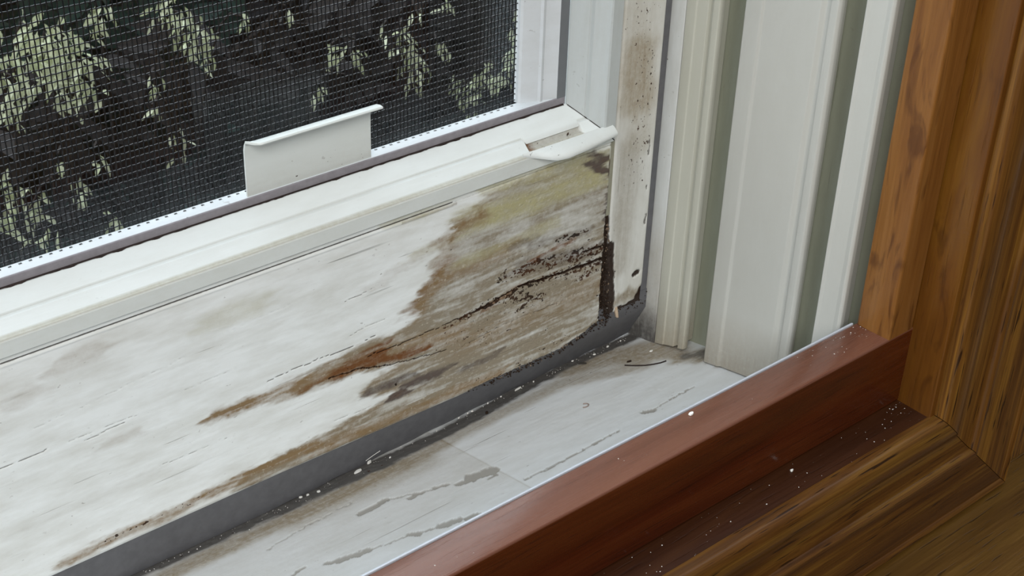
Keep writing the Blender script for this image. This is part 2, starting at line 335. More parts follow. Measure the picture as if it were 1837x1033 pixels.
DT= [(-34.3, -105.9, 39.0), (6.6, -105.2, 39.0), (15.9, -100.1, 39.0), (21.0, -103.1, 39.0), (23.5, -103.3, 39.0), (6.0, -105.2, 39.0), (10.0, -106.6, 39.0), (-19.5, -111.5, 39.0), (-80.7, -105.9, 39.0), (-88.5, -101.9, 39.0), (-87.9, -103.7, 39.0), (-91.3, -105.4, 39.0), (-152.7, -106.5, 39.0), (-148.2, -108.0, 39.0), (-159.4, -105.4, 39.0)]
DL= [(-19.5, -113.7, 7.7), (-16.5, -112.3, 7.7), (-31.0, -115.0, 7.7), (-76.8, -110.8, 7.7), (-72.7, -114.3, 7.7), (-56.2, -115.6, 7.7), (-59.1, -118.6, 7.7), (-64.7, -119.2, 7.7), (42.8, -111.3, 7.7), (40.8, -113.1, 7.7), (36.8, -112.9, 7.7), (41.4, -115.2, 7.7), (39.0, -118.3, 7.7), (41.2, -120.8, 7.7), (42.1, -122.3, 7.7), (16.9, -115.8, 7.7), (25.0, -116.9, 7.7), (2.4, -121.3, 7.7), (16.6, -113.2, 7.7)]
PA = [(141, 897, -216, 18), (150, 871, -220, 18), (177, 929, -261, 20), (178, 881, -250, 15), (107, 863, -239, 12), (125, 930, -240, 12), (167, 1034, -452, 12), (141, 1010, -413, 10), (207, 1003, -425, 8), (127, 894, -416, 10), (131, 957, -297, 10), (178, 905, -216, 6), (81, 885, -377, 9)]
PB = [(192, 871, -190, 10), (276, 893, -209, 12), (365, 1035, -289, 11), (377, 1016, -298, 9), (360, 1011, -306, 9), (371, 1010, -321, 8), (251, 889, -280, 6), (194, 912, -351, 6), (315, 975, -392, 8), (190, 996, -390, 6), (432, 1021, -300, 6), (493, 1026, -302, 5), (240, 867, -299, 5), (225, 971, -464, 7)]
PC = [(627, 984, -367, 12), (615, 951, -374, 13), (551, 886, -297, 8), (528, 945, -337, 8), (448, 868, -289, 8), (745, 1037, -459, 11), (748, 1023, -475, 10), (728, 960, -420, 11), (713, 910, -392, 10), (834, 1032, -441, 11), (780, 964, -375, 8), (837, 1026, -385, 7), (712, 1020, -341, 7), (652, 952, -355, 6), (558, 933, -314, 5), (728, 970, -443, 8), (469, 936, -360, 5), (568, 882, -274, 5)]
ZONE = [(-55.6, 73.5), (-60.0, 71.3), (-64.0, 66.1), (-73.4, 67.5), (-71.8, 58.3), (-75.1, 51.1), (-81.8, 48.6), (-87.0, 45.6), (-87.8, 37.4), (-90.2, 34.3), (-100.7, 32.8), (-112.1, 34.0), (-123.2, 32.5), (-134.3, 29.4), (-140.8, 27.3), (-130.2, 23.6), (-121.4, 23.0), (-110.2, 21.8), (-98.6, 19.3), (-93.9, 18.0), (-101.0, 18.0), (-109.2, 16.3), (-112.8, 12.7), (-101.2, 8.6), (-103.6, 6.3), (-119.9, 4.6), (-140.1, 3.4), (-159.4, 2.3), (-162.0, -4.6), (-122.6, -5.6), (-64.4, -9.2), (-20.2, -8.9), (5.7, -3.8), (2.4, 65.6), (0.2, 74.8), (-30.6, 75.5)]
SMUDGE = [([(-101.2, 6.2), (-91.6, 5.9)], 1.6, 1), ([(-94.0, 8.1), (-74.4, 7.9)], 1.6, 0.75), ([(-107.0, 13.0), (-89.2, 12.0)], 1.8, 0.55), ([(-6.5, 73.2), (0.8, 65.0)], 2.6, 0.8), ([(1.0, 59.2), (2.6, 25.3)], 1.2, 0.6), ([(-66.7, 4.9), (-48.5, 5.2)], 1.5, 0.45), ([(-41.8, 38.7), (-6.1, 33.2)], 3, 0.35), ([(-34.2, 45.3), (-6.9, 43.0)], 2, 0.25), ([(-46.0, 48.2), (-35.7, 48.1)], 1.8, 0.3)]
WORM = [([(-33.8, 37.0), (1.1, 31.9)], 2.2, 1), ([(-23.4, 43.9), (-9.6, 42.8)], 1.5, 0.8), ([(-56.9, 28.4), (-33.4, 29.8), (-1.3, 27.1)], 1.6, 1), ([(-74.5, 26.5), (-56.9, 27.9)], 1, 0.9), ([(-49.5, 36.8), (-25.6, 35.3)], 2.5, 0.9), ([(-54.4, 29.3), (-33.1, 23.7)], 2.2, 0.6), ([(-41.0, 20.6), (-29.0, 22.6)], 0.8, 1), ([(-61.3, -6.8), (-20.3, -7.6)], 2, 0.5), ([(-56.6, 13.4), (-21.0, 4.2)], 3, 0.3), ([(-11.0, 22.8), (-3.7, 24.0)], 1.5, 1)]
CRACK = [([(0.6, 27.4), (-19.7, 28.4)], 0.55, 1), ([(-19.7, 28.4), (-41.4, 30.3)], 0.42, 1), ([(-41.4, 30.3), (-62.0, 27.5)], 0.28, 1), ([(-62.0, 27.5), (-91.4, 27.0), (-107.7, 27.2)], 0.16, 1), ([(-0.4, 33.1), (-9.0, 33.7)], 0.45, 1), ([(-146.7, 33.6), (-129.7, 34.1), (-104.3, 34.4)], 0.13, 0.8), ([(-234.6, 40.7), (-220.3, 41.5)], 0.15, 0.7), ([(-213.4, 41.3), (-192.0, 40.7)], 0.12, 0.5), ([(-209.1, 39.3), (-196.1, 39.9)], 0.15, 0.6), ([(-114.6, 38.5), (-100.6, 39.7)], 0.12, 0.5), ([(-115.9, 52.5), (-104.8, 53.1)], 0.12, 0.6), ([(-123.6, 24.8), (-112.4, 24.1), (-98.6, 20.0), (-74.4, 16.3)], 0.2, 0.9), ([(-89.2, 7.7), (-98.9, 5.9), (-122.1, 6.8)], 0.12, 0.5), ([(-66.9, 15.2), (-40.9, 16.9), (-21.7, 15.7)], 0.12, 0.5), ([(-98.5, 27.5), (-112.3, 28.0)], 0.1, 0.5), ([(-223.3, 49.9), (-197.0, 52.2), (-174.6, 54.9)], 0.1, 0.4), ([(-160.9, 57.5), (-136.8, 59.4)], 0.1, 0.35), ([(-187.9, 18.5), (-160.2, 18.6)], 0.1, 0.5), ([(-175.8, 42.9), (-158.1, 43.8)], 0.1, 0.4), ([(-7.7, 16.6), (-32.8, 16.2)], 0.1, 0.4)]

# ---------------------------------------------------------------- material set
M_BOARD = paint('weathered_board_paint', (0.79, 0.815, 0.80), 0, 0.5, 0.5, 0.085, 0.5)
M_STILE = paint('weathered_stile_paint', (0.70, 0.71, 0.68), 2, 0.15, 0.5, 0.06, 0.4)
M_SILL = paint('sill_paint', (0.61, 0.63, 0.635), 0, 0.45, 0.45, 0.05, 0.3)
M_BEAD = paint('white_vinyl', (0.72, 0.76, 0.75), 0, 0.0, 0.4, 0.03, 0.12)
M_BEAD_DIM = paint('white_vinyl_dimmed', (0.52, 0.565, 0.57), 2, 0.0, 0.4, 0.03, 0.25)  # same vinyl as the level bead, colour darkened for the weaker light it faces
M_SCREENFRAME = paint('white_enamel', (0.63, 0.67, 0.70), 0, 0.0, 0.35, 0.03, 0.4)
M_TAB = paint('white_plastic', (0.66, 0.70, 0.68), 0, 0.0, 0.4, 0.02, 0.35)
M_CREAM = paint('cream_vinyl', (0.46, 0.46, 0.395), 2, 0.0, 0.42, 0.015, 0.02)
M_COVER = paint('off_white_vinyl', (0.44, 0.44, 0.405), 2, 0.0, 0.38, 0.012, 0.02)
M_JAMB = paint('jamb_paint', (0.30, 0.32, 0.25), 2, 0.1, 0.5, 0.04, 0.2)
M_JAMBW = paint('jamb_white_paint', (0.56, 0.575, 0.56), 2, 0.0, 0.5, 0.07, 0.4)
M_GREY = plain('grey_rubber', (0.125, 0.125, 0.132), 0.55, 0.35, 0.18, 300)
M_GASKET = plain('grey_sealant', (0.27, 0.255, 0.275), 0.5, 0.4, 0.2, 350)
M_CAULK = plain('white_caulk', (0.46, 0.48, 0.52), 0.5)
M_WIRE = plain('screen_wire', (0.006, 0.006, 0.007), 0.2, 0.5, 0.1)
M_GRIME = plain('grime', (0.035, 0.025, 0.022), 0.9, 0.2, 0.4, 900)
M_CRUMB = plain('rotten_wood', (0.030, 0.017, 0.010), 0.9, 0.2, 0.6, 700)
M_CHIP = plain('flaked_paint', (0.78, 0.77, 0.72), 0.6)
M_PALE = plain('pale_wood', (0.55, 0.42, 0.30), 0.7, 0.3, 0.2, 500)
M_SCRAP = plain('dead_leaf', (0.06, 0.055, 0.045), 0.8, 0.3, 0.4, 500)
M_DUST = plain('dust', (0.60, 0.58, 0.54), 0.9, 0.2)
CH = dict(dark=(0.032, 0.0050, 0.0008), mid=(0.058, 0.0098, 0.0014), light=(0.092, 0.021, 0.0040))
M_CHERRY_H = wood('cherry_sill_stop', CH['dark'], CH['mid'], CH['light'], 0, 6, 70, 0.25, 0.24, 0.5, 0.4, lit_top=(0.0297, 0.0301, (0.150, 0.061, 0.037)))  # paler top colour paints in the sky light and gloss on the stop
M_CHERRY_V = wood('cherry_upright_stop', (0.120, 0.043, 0.008), (0.185, 0.076, 0.016), (0.225, 0.102, 0.028), 2, 6, 90, 0.1, 0.32, 0.2, 0.25, knots=0.6)
M_JAMBWOOD = wood('cherry_jamb', (0.065, 0.020, 0.003), (0.115, 0.042, 0.005), (0.18, 0.080, 0.009), 2, 7, 55, 0.2, 0.34, 0.25, 0.25, (2, 3, 1), knots=0.4)
M_LEDGE = wood('cherry_ledge', (0.018, 0.005, 0.0012), (0.032, 0.009, 0.002), (0.046, 0.015, 0.0035), 0, 7, 90, 0.2, 0.4, 0.08, 0.4, (5, 1, 0))
M_OAK_H = wood('oak_casing_level', (0.040, 0.013, 0.002), (0.085, 0.033, 0.005), (0.16, 0.078, 0.012), 0, 9, 230, 0.85, 0.33, 0.2, 0.7, (1, 4, 2))
M_OAK_V = wood('oak_casing_upright', (0.055, 0.018, 0.003), (0.12, 0.050, 0.008), (0.22, 0.105, 0.016), 2, 9, 230, 0.9, 0.33, 0.2, 0.7, (3, 1, 1))
M_OAK_SHELF = wood('oak_shelf', (0.050, 0.021, 0.004), (0.090, 0.044, 0.008), (0.125, 0.066, 0.012), 0, 6, 70, 0.6, 0.35, 0.3, 0.5, (7, 4, 2))

def wear(n):
    return np.zeros((n, 4), np.float32), np.zeros((n, 4), np.float32)

def panel(name, us, vs_, surf, back, mat, parent, masks, origin, flip=False):
    """A slab whose visible face is a fine grid. surf(U, V) -> xyz arrays; back(x, y, z) -> point on the far side."""
    U, V = np.meshgrid(us, vs_, indexing='ij')
    A, B, X, Y, Z = surf(U, V)
    nu, nv = U.shape
    P = np.stack([X, Y, Z], -1).reshape(-1, 3)
    idx = np.arange(nu * nv).reshape(nu, nv)
    F = np.stack([idx[:-1, :-1], idx[1:, :-1], idx[1:, 1:], idx[:-1, 1:]], -1).reshape(-1, 4)
    F = F.tolist()
    ring = list(idx[:, 0]) + list(idx[-1, 1:]) + list(idx[-2::-1, -1]) + list(idx[0, -2:0:-1])
    ring = [int(i) for i in ring]
    n0 = len(P)
    bk = np.array([back(*P[i]) for i in ring])
    P = np.concatenate([P, bk]); m = len(ring)
    for k in range(m):
        k2 = (k + 1) % m
        F.append((ring[k2], ring[k], n0 + k, n0 + k2))
    F.append(tuple(n0 + k for k in range(m)))
    wa, wb = wear(len(P))
    wa[:n0] = A.reshape(-1, 4); wb[:n0] = B.reshape(-1, 4); wa[n0:] = wa[ring]; wb[n0:] = wb[ring]
    return mk(name, (P, F), mat, parent, origin, attrs={'wear_a': wa, 'wear_b': wb}, angle=50)

def stack(U, **k):
    z = np.zeros_like(U)
    A = np.stack([k.get(n, z) for n in ('rust', 'brown', 'olive', 'grey')], -1)
    B = np.stack([k.get(n, z) for n in ('dark', 'speck', 'grime', 'peel')], -1)
    return A, B

def uniform_wear(vf, **k):
    n = len(vf[0]); a, b = wear(n)
    for i, q in enumerate(('rust', 'brown', 'olive', 'grey')): a[:, i] = k.get(q, 0)
    for i, q in enumerate(('dark', 'speck', 'grime', 'peel')): b[:, i] = k.get(q, 0)
    return {'wear_a': a, 'wear_b': b}

XL, ZT = -620.0, 420.0                      # how far the pieces run to the left and upward

# ================================================================ structure: sill, jamb, wooden trim
def sill_z(y): return -20.0 - 0.2 * y

def sill_surf(U, V):
    wx = U + 5 * (fbm(U / 14, V / 3, 11) - 0.5) * 2; wy = V + 1.1 * (fbm(U / 5, V / 2.0, 15) - 0.5) * 2
    g = stroke_mask(wx, wy, SILL['grime'], 0.8)
    d = stroke_mask(wx, wy, SILL['dirt'])
    wy2 = V + 0.9 * (fbm(U / 2.2, V / 1.2, 21) - 0.5) * 2
    p = stroke_mask(U, wy2, SILL['peel'], 0.25)
    aged = np.clip((-79 - U) / 0.6, 0, 1) * np.clip((V + 62 + 6 * fbm(U / 20, V / 6, 5)) / 26, 0, 1)
    seam = np.exp(-((U + 79) / 0.35) ** 2) * (V > -60) * 0.3
    d2 = np.clip(d + 0.10 * aged, 0, 1)
    A, B = stack(U, brown=0.07 * d2, grey=np.clip(0.75 * d2 + 0.07 * aged + seam, 0, 1), dark=0 * g, speck=0.32 * g + 0.2 * d, grime=g, peel=np.clip(p * 1.3, 0, 1))
    near = np.clip(1 - np.abs(p - 0.25) / 0.25, 0, 1)
    Z = sill_z(V) + 0.12 * (fbm(U / 6, V / 1.5, 2) - 0.5) - 0.35 * p + 0.22 * near + 0.55 * g * (fbm(U / 2.2, V / 1.4, 8) - 0.45)
    return A, B, U, V, Z
xs = np.concatenate([np.linspace(XL, -262, 40), np.arange(-260, 44, 0.55), [50, 60]])
ys = np.arange(-96.9, 13.0, 0.5)
o = panel('trim_1', xs, ys, sill_surf, lambda x, y, z: (x, y, -75.0), M_SILL, None, None, (-280, -42, -75))
tag(o, 'white painted sloping window sill with dusty grime and cracked peeling paint', 'window sill', kind='structure')

jamb = empty('trim_2', (40, -40, -30), 'off-white window jamb behind the vinyl strips', 'window jamb', kind='structure')
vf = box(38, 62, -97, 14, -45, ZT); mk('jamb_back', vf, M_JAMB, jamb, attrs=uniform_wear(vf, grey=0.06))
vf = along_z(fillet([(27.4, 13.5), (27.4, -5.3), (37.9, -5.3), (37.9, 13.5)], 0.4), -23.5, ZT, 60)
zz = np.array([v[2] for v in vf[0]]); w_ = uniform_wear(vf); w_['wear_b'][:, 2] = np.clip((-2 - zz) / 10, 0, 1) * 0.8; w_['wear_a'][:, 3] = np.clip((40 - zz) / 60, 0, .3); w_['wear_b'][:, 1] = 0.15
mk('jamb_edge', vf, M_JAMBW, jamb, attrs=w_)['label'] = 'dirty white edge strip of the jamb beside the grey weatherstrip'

def wooden(name, vf, mat, label, cat, origin=None):
    return tag(mk(name, vf, mat, None, origin), label, cat, kind='structure')
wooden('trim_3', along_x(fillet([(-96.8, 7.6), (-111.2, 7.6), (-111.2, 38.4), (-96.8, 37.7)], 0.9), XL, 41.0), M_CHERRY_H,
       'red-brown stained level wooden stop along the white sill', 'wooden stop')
wooden('trim_4', along_z(fillet([(27.6, -97.6), (27.6, -111.2), (41.0, -111.2), (41.0, -97.6)], 0.9), 38.0, ZT), M_CHERRY_V,
       'orange-brown upright wooden stop beside the white vinyl strips', 'wooden stop')
wooden('trim_5', along_z(fillet([(41.0, -97), (41.0, -124.8), (60, -124.8), (60, -97)], 0.7), 7.6, ZT), M_JAMBWOOD,
       'stained wooden jamb board between the upright stop and the oak casing', 'jamb board')
wooden('trim_6', along_x(fillet([(-97, -30), (-124.8, -30), (-124.8, 7.6), (-97, 7.6)], 0.7), XL, 60.0), M_LEDGE,
       'dark stained narrow ledge below the red-brown level stop', 'ledge')
CAS = [(0, 0), (0, 3.2), (0.5, 4.4), (1.6, 5.5), (4, 6.1), (8, 6.2), (10.6, 5.6), (12.4, 4.4), (14, 3.6), (18, 3.4), (22.6, 3.9), (23.6, 4.2), (24.1, 5.4), (25.2, 6.1), (26.6, 6.0), (27.4, 5.2), (28.2, 4.8), (32, 5.0), (46.5, 6.5), (48.2, 6.4), (48.8, 7.1), (50.2, 7.6), (51.5, 7.1), (52, 6.0), (52, 0)]
XI, ZI, YB = 43.2, 8.0, -124.0
wooden('trim_7', loft([[(XL, YB - h, ZI - w) for w, h in CAS], [(XI + w, YB - h, ZI - w) for w, h in CAS]]), M_OAK_H,
       'level moulded oak casing along the bottom of the window', 'casing')
wooden('trim_8', loft([[(XI + w + 0.15, YB - h, ZI - w + 0.15) for w, h in CAS], [(XI + w + 0.15, YB - h, ZT) for w, h in CAS]]), M_OAK_V,
       'upright moulded oak casing mitred to the level casing', 'casing')
wooden('trim_9', box(XL, 520, -620, -100, -65, ZI - 52.1, 0.5), M_OAK_SHELF, 'flat oak shelf below the level casing', 'shelf')
wooden('wall_right', box(62, 520, -124, -100, ZI - 52.0, ZT), M_OAK_V, 'stained oak wall panel to the right of the upright casing', 'wall')
o = mk('caulk_bead', along_x(fillet([(-95.6, -1.5), (-96.75, -1.5), (-96.75, 38.0), (-95.6, 37.5)], 0.5), XL, 27.0), M_CAULK)
tag(o, 'thin pale caulk line between the white sill and the red-brown stop', 'caulk', kind='thing')

# ================================================================ vinyl strips on the jamb
def strip(name, prof, zfun, mat, label, cat, parts=None):
    V, F = loft([[(x, y, zfun(y)) for x, y in prof], [(x, y, zfun(y) + 25) for x, y in prof], [(x, y, ZT) for x, y in prof]])
    w = uniform_wear((V, F)); m = len(prof)
    w['wear_a'][:m, 3] = 0.35; w['wear_a'][:m, 1] = 0.15
    return tag(mk(name, (V, F), mat, attrs=w), label, cat)
strip('vinyl_stop', fillet([(27.4, -5.6), (27.15, -10.3), (27.55, -10.7), (27.55, -15.7), (29.3, -16.2), (29.3, -18.0), (27.0, -18.4), (27.0, -21.3), (28.0, -21.6), (29.6, -21.5), (29.8, -16.5), (37.8, -16.5), (37.8, -5.6)], 0.35),
      lambda y: -18.5 - 0.33 * (y + 5.6), M_CREAM, 'narrow cream vinyl stop with a rounded lip next to the weatherstrip', 'vinyl strip')
strip('track_cover', fillet([(27.6, -32.2), (26.9, -32.9), (27.0, -39.6), (27.7, -40.5), (27.7, -63.2), (28.9, -64.6), (28.9, -66.8), (27.1, -67.4), (26.8, -70.6), (27.8, -71.4), (29.6, -71.3), (29.8, -66), (37.8, -66), (37.8, -32.2)], 0.4),
      lambda y: sill_z(y) + 0.7, M_COVER, 'wide flat off-white vinyl track cover standing on the sill', 'vinyl strip')
strip('vinyl_strip', fillet([(27.5, -80.6), (26.7, -81.2), (27.2, -82.6), (27.3, -88.6), (26.6, -90.6), (27.3, -91.6), (29.4, -91.5), (29.6, -87.5), (37.8, -87.5), (37.8, -80.6)], 0.35),
      lambda y: sill_z(y) + 0.7, M_COVER, 'narrow off-white vinyl strip next to the orange-brown upright stop', 'vinyl strip')

# ================================================================ weatherstrips
def wbottom(x): return float(np.interp(x, [-620, -140, -12, 37], [1.6, 1.6, 8.0, 9.2]))
wl = []
for x in list(np.linspace(XL, -150, 12)) + list(np.linspace(-140, 27.2, 40)):
    yb = wbottom(x)
    zb_ = sill_z(yb) + 0.1 + 0.3 * math.sin(x * 0.3)
    pr = [(0.9, 4.0), (0.7, 0), (0.75, -4.5), (0.8 + (yb - 0.8) * 0.35, -10.5), (0.8 + (yb - 0.8) * 0.75, -16.5), (yb - 0.25, zb_ + 0.8), (yb + 0.2, zb_), (11, zb_ + 0.5), (11, 4)]
    wl.append([(x, y, z) for y, z in pr])
o = mk('weatherstrip', loft(wl), M_GREY, angle=60)
tag(o, 'dark grey rubber weatherstrip lying level under the white sash rail', 'weatherstrip')
o = mk('weatherstrip', along_z(fillet([(23.95, 1.1), (27.3, 1.1), (27.3, 9), (23.95, 9)], 0.5), -3.5, ZT), M_GREY)
tag(o, 'thin dark grey weatherstrip standing upright between stile and jamb', 'weatherstrip')

# ================================================================ the sash
sash = empty('window_sash', (-200, 5, -6), 'white weathered wooden window sash with rot at its lower right corner', 'window sash', kind='thing')
BX0 = 1.3
zbx = [-700, -225, -145, -99, -64, -20, -9, 0, 2]; zbz = [-4.9, -5.0, -5.1, -5.9, -6.5, -6.5, -4.4, -1.4, -0.8]
def board_surf(U, V):
    zb = np.interp(U, zbx, zbz) + 0.5 * (fbm(U / 1.5, U * 0 + 3.3, 12) - 0.5) * np.clip((U + 75) / 30, 0, 1)
    Z = zb + V * (76.4 - zb)
    wz = Z + 1.3 * (fbm(U / 7, Z / 1.3, 1) - 0.5) * 2 + 0.5 * (fbm(U / 1.6, Z / 0.7, 9) - 0.5) * 2
    wx = U + 7 * (fbm(U / 9, Z / 2.2, 4) - 0.5) * 2
    m = {k: stroke_mask(wx, wz, BOARD[k]) for k in ('rust', 'brown', 'olive', 'grey', 'speck')}
    sd = poly_sdf(wx, wz, ZONE) + 2.0 * (fbm(U / 5, Z / 1.6, 52) - 0.5)
    zone = np.clip(sd / 2.6 + 0.35, 0, 1); zone = zone * zone * (3 - 2 * zone)
    rim = zone * np.clip(1 - (sd - 1.2) / 4.0, 0, 1) * np.clip((-40 - U) / 20, 0, 1)
    stre = fbm(U / 11, Z / 1.5, 40)
    low = np.clip((52 - Z) / 14, 0, 1)
    sm = stroke_mask(wx, wz, SMUDGE) * (0.5 + fbm(U / 3, Z / 1.2, 41))
    wm = stroke_mask(U + 1.5 * (fbm(U / 2, Z / 2, 45) - .5), Z + 1.5 * (fbm(U / 3, Z / 3, 46) - .5), WORM)
    cz = Z + 0.8 * (fbm(U / 5, Z / 5, 17, 5) - 0.5) * 2
    dk = stroke_mask(U, cz, CRACK, 0.6)
    jn = np.clip((U - 0.1 + 1.6 * (fbm(U / 1.5, Z / 1.6, 55) - .5)) / 0.8, 0, 1) * np.clip((49 - Z) / 6, 0, 1)
    lowr = np.clip(1 - (Z - zb - 0.7 * fbm(U / 1.2, Z / 1.2, 56)) / 0.5, 0, 1) * np.clip((U + 68) / 12, 0, 1)
    seam = np.exp(-((Z - 74.9) / 0.30) ** 2) * (0.9 - 0.5 * (U > -72))
    dk = np.clip(dk + seam + jn + lowr, 0, 1)
    miss = ((U > -93) & (U < -70)) * np.exp(-((Z - 74.0) / 0.5) ** 2)
    olv = m['olive'] * (0.45 + 0.8 * fbm(U / 6, Z / 3, 25))
    A, B = stack(U, rust=np.clip(m['rust'] * (0.62 + 0.9 * fbm(U / 7, Z / 1.5, 60)) + 0.30 * sm, 0, 1), brown=np.clip(m['brown'] * (0.4 + 0.8 * fbm(U / 6, Z / 1.0, 33)) + 0.55 * rim * fbm(U / 4, Z / 1.4, 34), 0, 1), olive=np.clip(olv, 0, 1),
                 grey=np.clip(zone * np.clip(0.40 + 0.85 * (stre - 0.18) * (0.55 + 0.45 * low) + 0.5 * (fbm(U / 14, Z / 5, 61) - 0.5), 0.12, 1) + 0.35 * m['grey'] * stre + 0.5 * miss, 0, 1), dark=dk, speck=np.clip(0.62 * m['speck'] + wm + 0.25 * jn, 0, 1), grime=np.clip(1.1 * sm, 0, 1))
    rough_ = np.clip(0.6 * m['speck'] + wm + 0.8 * m['olive'] + 0.45 * zone, 0, 1)
    rot = np.clip(1.4 * dk, 0, 1) * np.clip((U + 75) / 30, 0.25, 1)
    Y = (-0.25 * rough_ * (fbm(U / 0.9, Z / 0.7, 50, 3) - 0.35) - 0.10 * (fbm(U / 10, Z / 1.0, 44) - 0.5)
         + 0.9 * rot + 0.4 * (1 - np.clip(np.minimum(V, (1 - V)) / 0.012, 0, 1)) - 0.35 * np.exp(-((Z - 73.9) / 0.3) ** 2) * (U < -72))
    Y = Y + 0.9 * np.clip((U - (BX0 - 0.9)) / 0.9, 0, 1) ** 2 + 0.8 * jn
    return A, B, U, Y, Z
xs = np.concatenate([np.linspace(XL, -246, 50), np.arange(-245, -125, 0.5), np.arange(-125, BX0, 0.36), [BX0]])
o = panel('bottom_rail', xs, np.linspace(0, 1, 215), board_surf, lambda x, y, z: (x, 10.8, z), M_BOARD, sash, None, (-200, 5, -6))
o['label'] = 'white painted bottom rail with brown rot stains and a long crack'

def stile_surf(U, V):
    m = {k: stroke_mask(U + 1.5 * (fbm(U / 2, V / 8, 6) - 0.5) * 2, V + 4 * (fbm(U / 4, V / 9, 16) - 0.5) * 2, STILE[k]) for k in STILE if k != 'dark'}
    dk = stroke_mask(U + 1.0 * (fbm(U / 1.2, V / 3, 36) - 0.5) * 2, V + 1.2 * (fbm(U / 1.5, V / 1.5, 26) - 0.5) * 2, STILE['dark'], 0.6)
    A, B = stack(U, brown=0.5 * m['brown'] , olive=0.25 * m['brown'], grey=np.clip(m['grey'] + 0.12, 0, 1), speck=m['speck'] * 0.62, dark=dk)
    jn = np.clip((3.3 + 3.2 * (fbm(V / 1.3, V * 0 + 2.2, 57) - .4) + 2.2 * np.clip((32 - V) / 26, 0, 1) - U) / 0.8, 0, 1) * np.clip((44 - V) / 8, 0, 1)
    jn = np.maximum(jn, np.clip((3.3 - U) / 0.4, 0, 1) * np.clip((47 - V) / 4, 0, 1))
    B[..., 0] = np.clip(B[..., 0] + jn, 0, 1)
    e = np.minimum(U - 2.6, 23.8 - U)
    Y = 0.9 * np.clip(1 - e / 1.4, 0, 1) ** 2 + 0.5 * dk + 0.7 * jn - 0.08 * (fbm(U / 1.5, V / 12, 14) - 0.5)
    Z = V + 0 * U
    return A, B, U, Y, Z
o = panel('stile', np.concatenate([[2.6], np.arange(2.9, 23.6, 0.45), [23.8]]), np.concatenate([np.arange(0.4, 150, 0.7), np.linspace(152, ZT, 40)]), stile_surf,
          lambda x, y, z: (x, 10.8, z), M_STILE, sash, None, (13, 5, 0.4))
o['label'] = 'upright white stile with a brown tint and mildew specks'

mk('rotten_joint', join(box(0.5, 3.4, 1.1, 10.5, -3, 45)), M_CRUMB, sash)['label'] = 'dark rotten gap between rail and stile'
vf = box(1.0, 2.9, 0.5, 10.5, 45.5, 76); mk('joint_filler', vf, M_JAMB, sash, attrs=uniform_wear(vf, grey=0.4))

# glazing beads: profile (w, y), w measured inward from the outer edge
BEAD = [(0.0, 3.0), (0.0, -1.0), (0.3, -1.3), (5.2, -1.6), (5.9, -1.3), (6.2, -0.5), (6.7, 0.2), (9.4, 3.3), (9.6, 4.7), (10.2, 5.0), (14.0, 9.8), (14.2, 10.5), (14.2, 10.7), (0, 10.7)]
NOTCH = [(0.0, 3.0), (0.0, -1.0), (0.3, -1.3), (5.2, -1.4), (5.9, -1.0), (6.5, 0.0), (6.9, 2.6), (8.0, 3.2), (8.5, 2.6), (9.7, 4.4), (14.0, 9.8), (14.2, 10.5), (14.2, 10.7), (0, 10.7)]
ZO, XO = 77.1, 1.0
loops, wa_rows = [], []
for x, pr, st in [(XL, BEAD, 0), (-150, BEAD, 0), (-60, BEAD, 0), (-38.6, BEAD, 0), (-37.6, NOTCH, 1), (-36.2, NOTCH, .5), (-34.5, NOTCH, .02), (-20, NOTCH, .01), (-13.6, NOTCH, .01), (-12.8, BEAD, 0), (-9, BEAD, 0)]:
    loops.append([(x, y, ZO + w) for w, y in pr]); wa_rows.append(st)
loops.append([(XO - w, y, ZO + w) for w, y in BEAD]); wa_rows.append(0)
vf = loft(loops); w_ = uniform_wear(vf); nb = len(BEAD)
for i, st in enumerate(wa_rows):
    if st > 0:
        sl = slice(i * nb + 5, i * nb + 8)
        w_['wear_a'][sl, 0] = st * 0.9; w_['wear_a'][sl, 3] = 0.45; w_['wear_b'][sl, 1] = 0.5; w_['wear_b'][sl, 0] = 0.1
    for k in (4, 5): w_['wear_a'][i * nb + k, 2] = max(w_['wear_a'][i * nb + k, 2], 0.2); w_['wear_a'][i * nb + k, 3] = max(0.35, w_['wear_a'][i * nb + k, 3])
    w_['wear_a'][i * nb + 8, 3] = max(0.22, w_['wear_a'][i * nb + 8, 3])
    for k in (2, 3): w_['wear_a'][i * nb + k, 2] = max(w_['wear_a'][i * nb + k, 2], 0.10)
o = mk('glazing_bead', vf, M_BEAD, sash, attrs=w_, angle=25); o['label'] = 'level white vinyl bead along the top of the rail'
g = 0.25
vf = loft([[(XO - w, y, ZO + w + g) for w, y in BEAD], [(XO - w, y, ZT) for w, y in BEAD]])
mk('glazing_bead', vf, M_BEAD_DIM, sash, attrs=uniform_wear(vf, grey=0.10), angle=25)['label'] = 'upright white vinyl bead beside the stile'
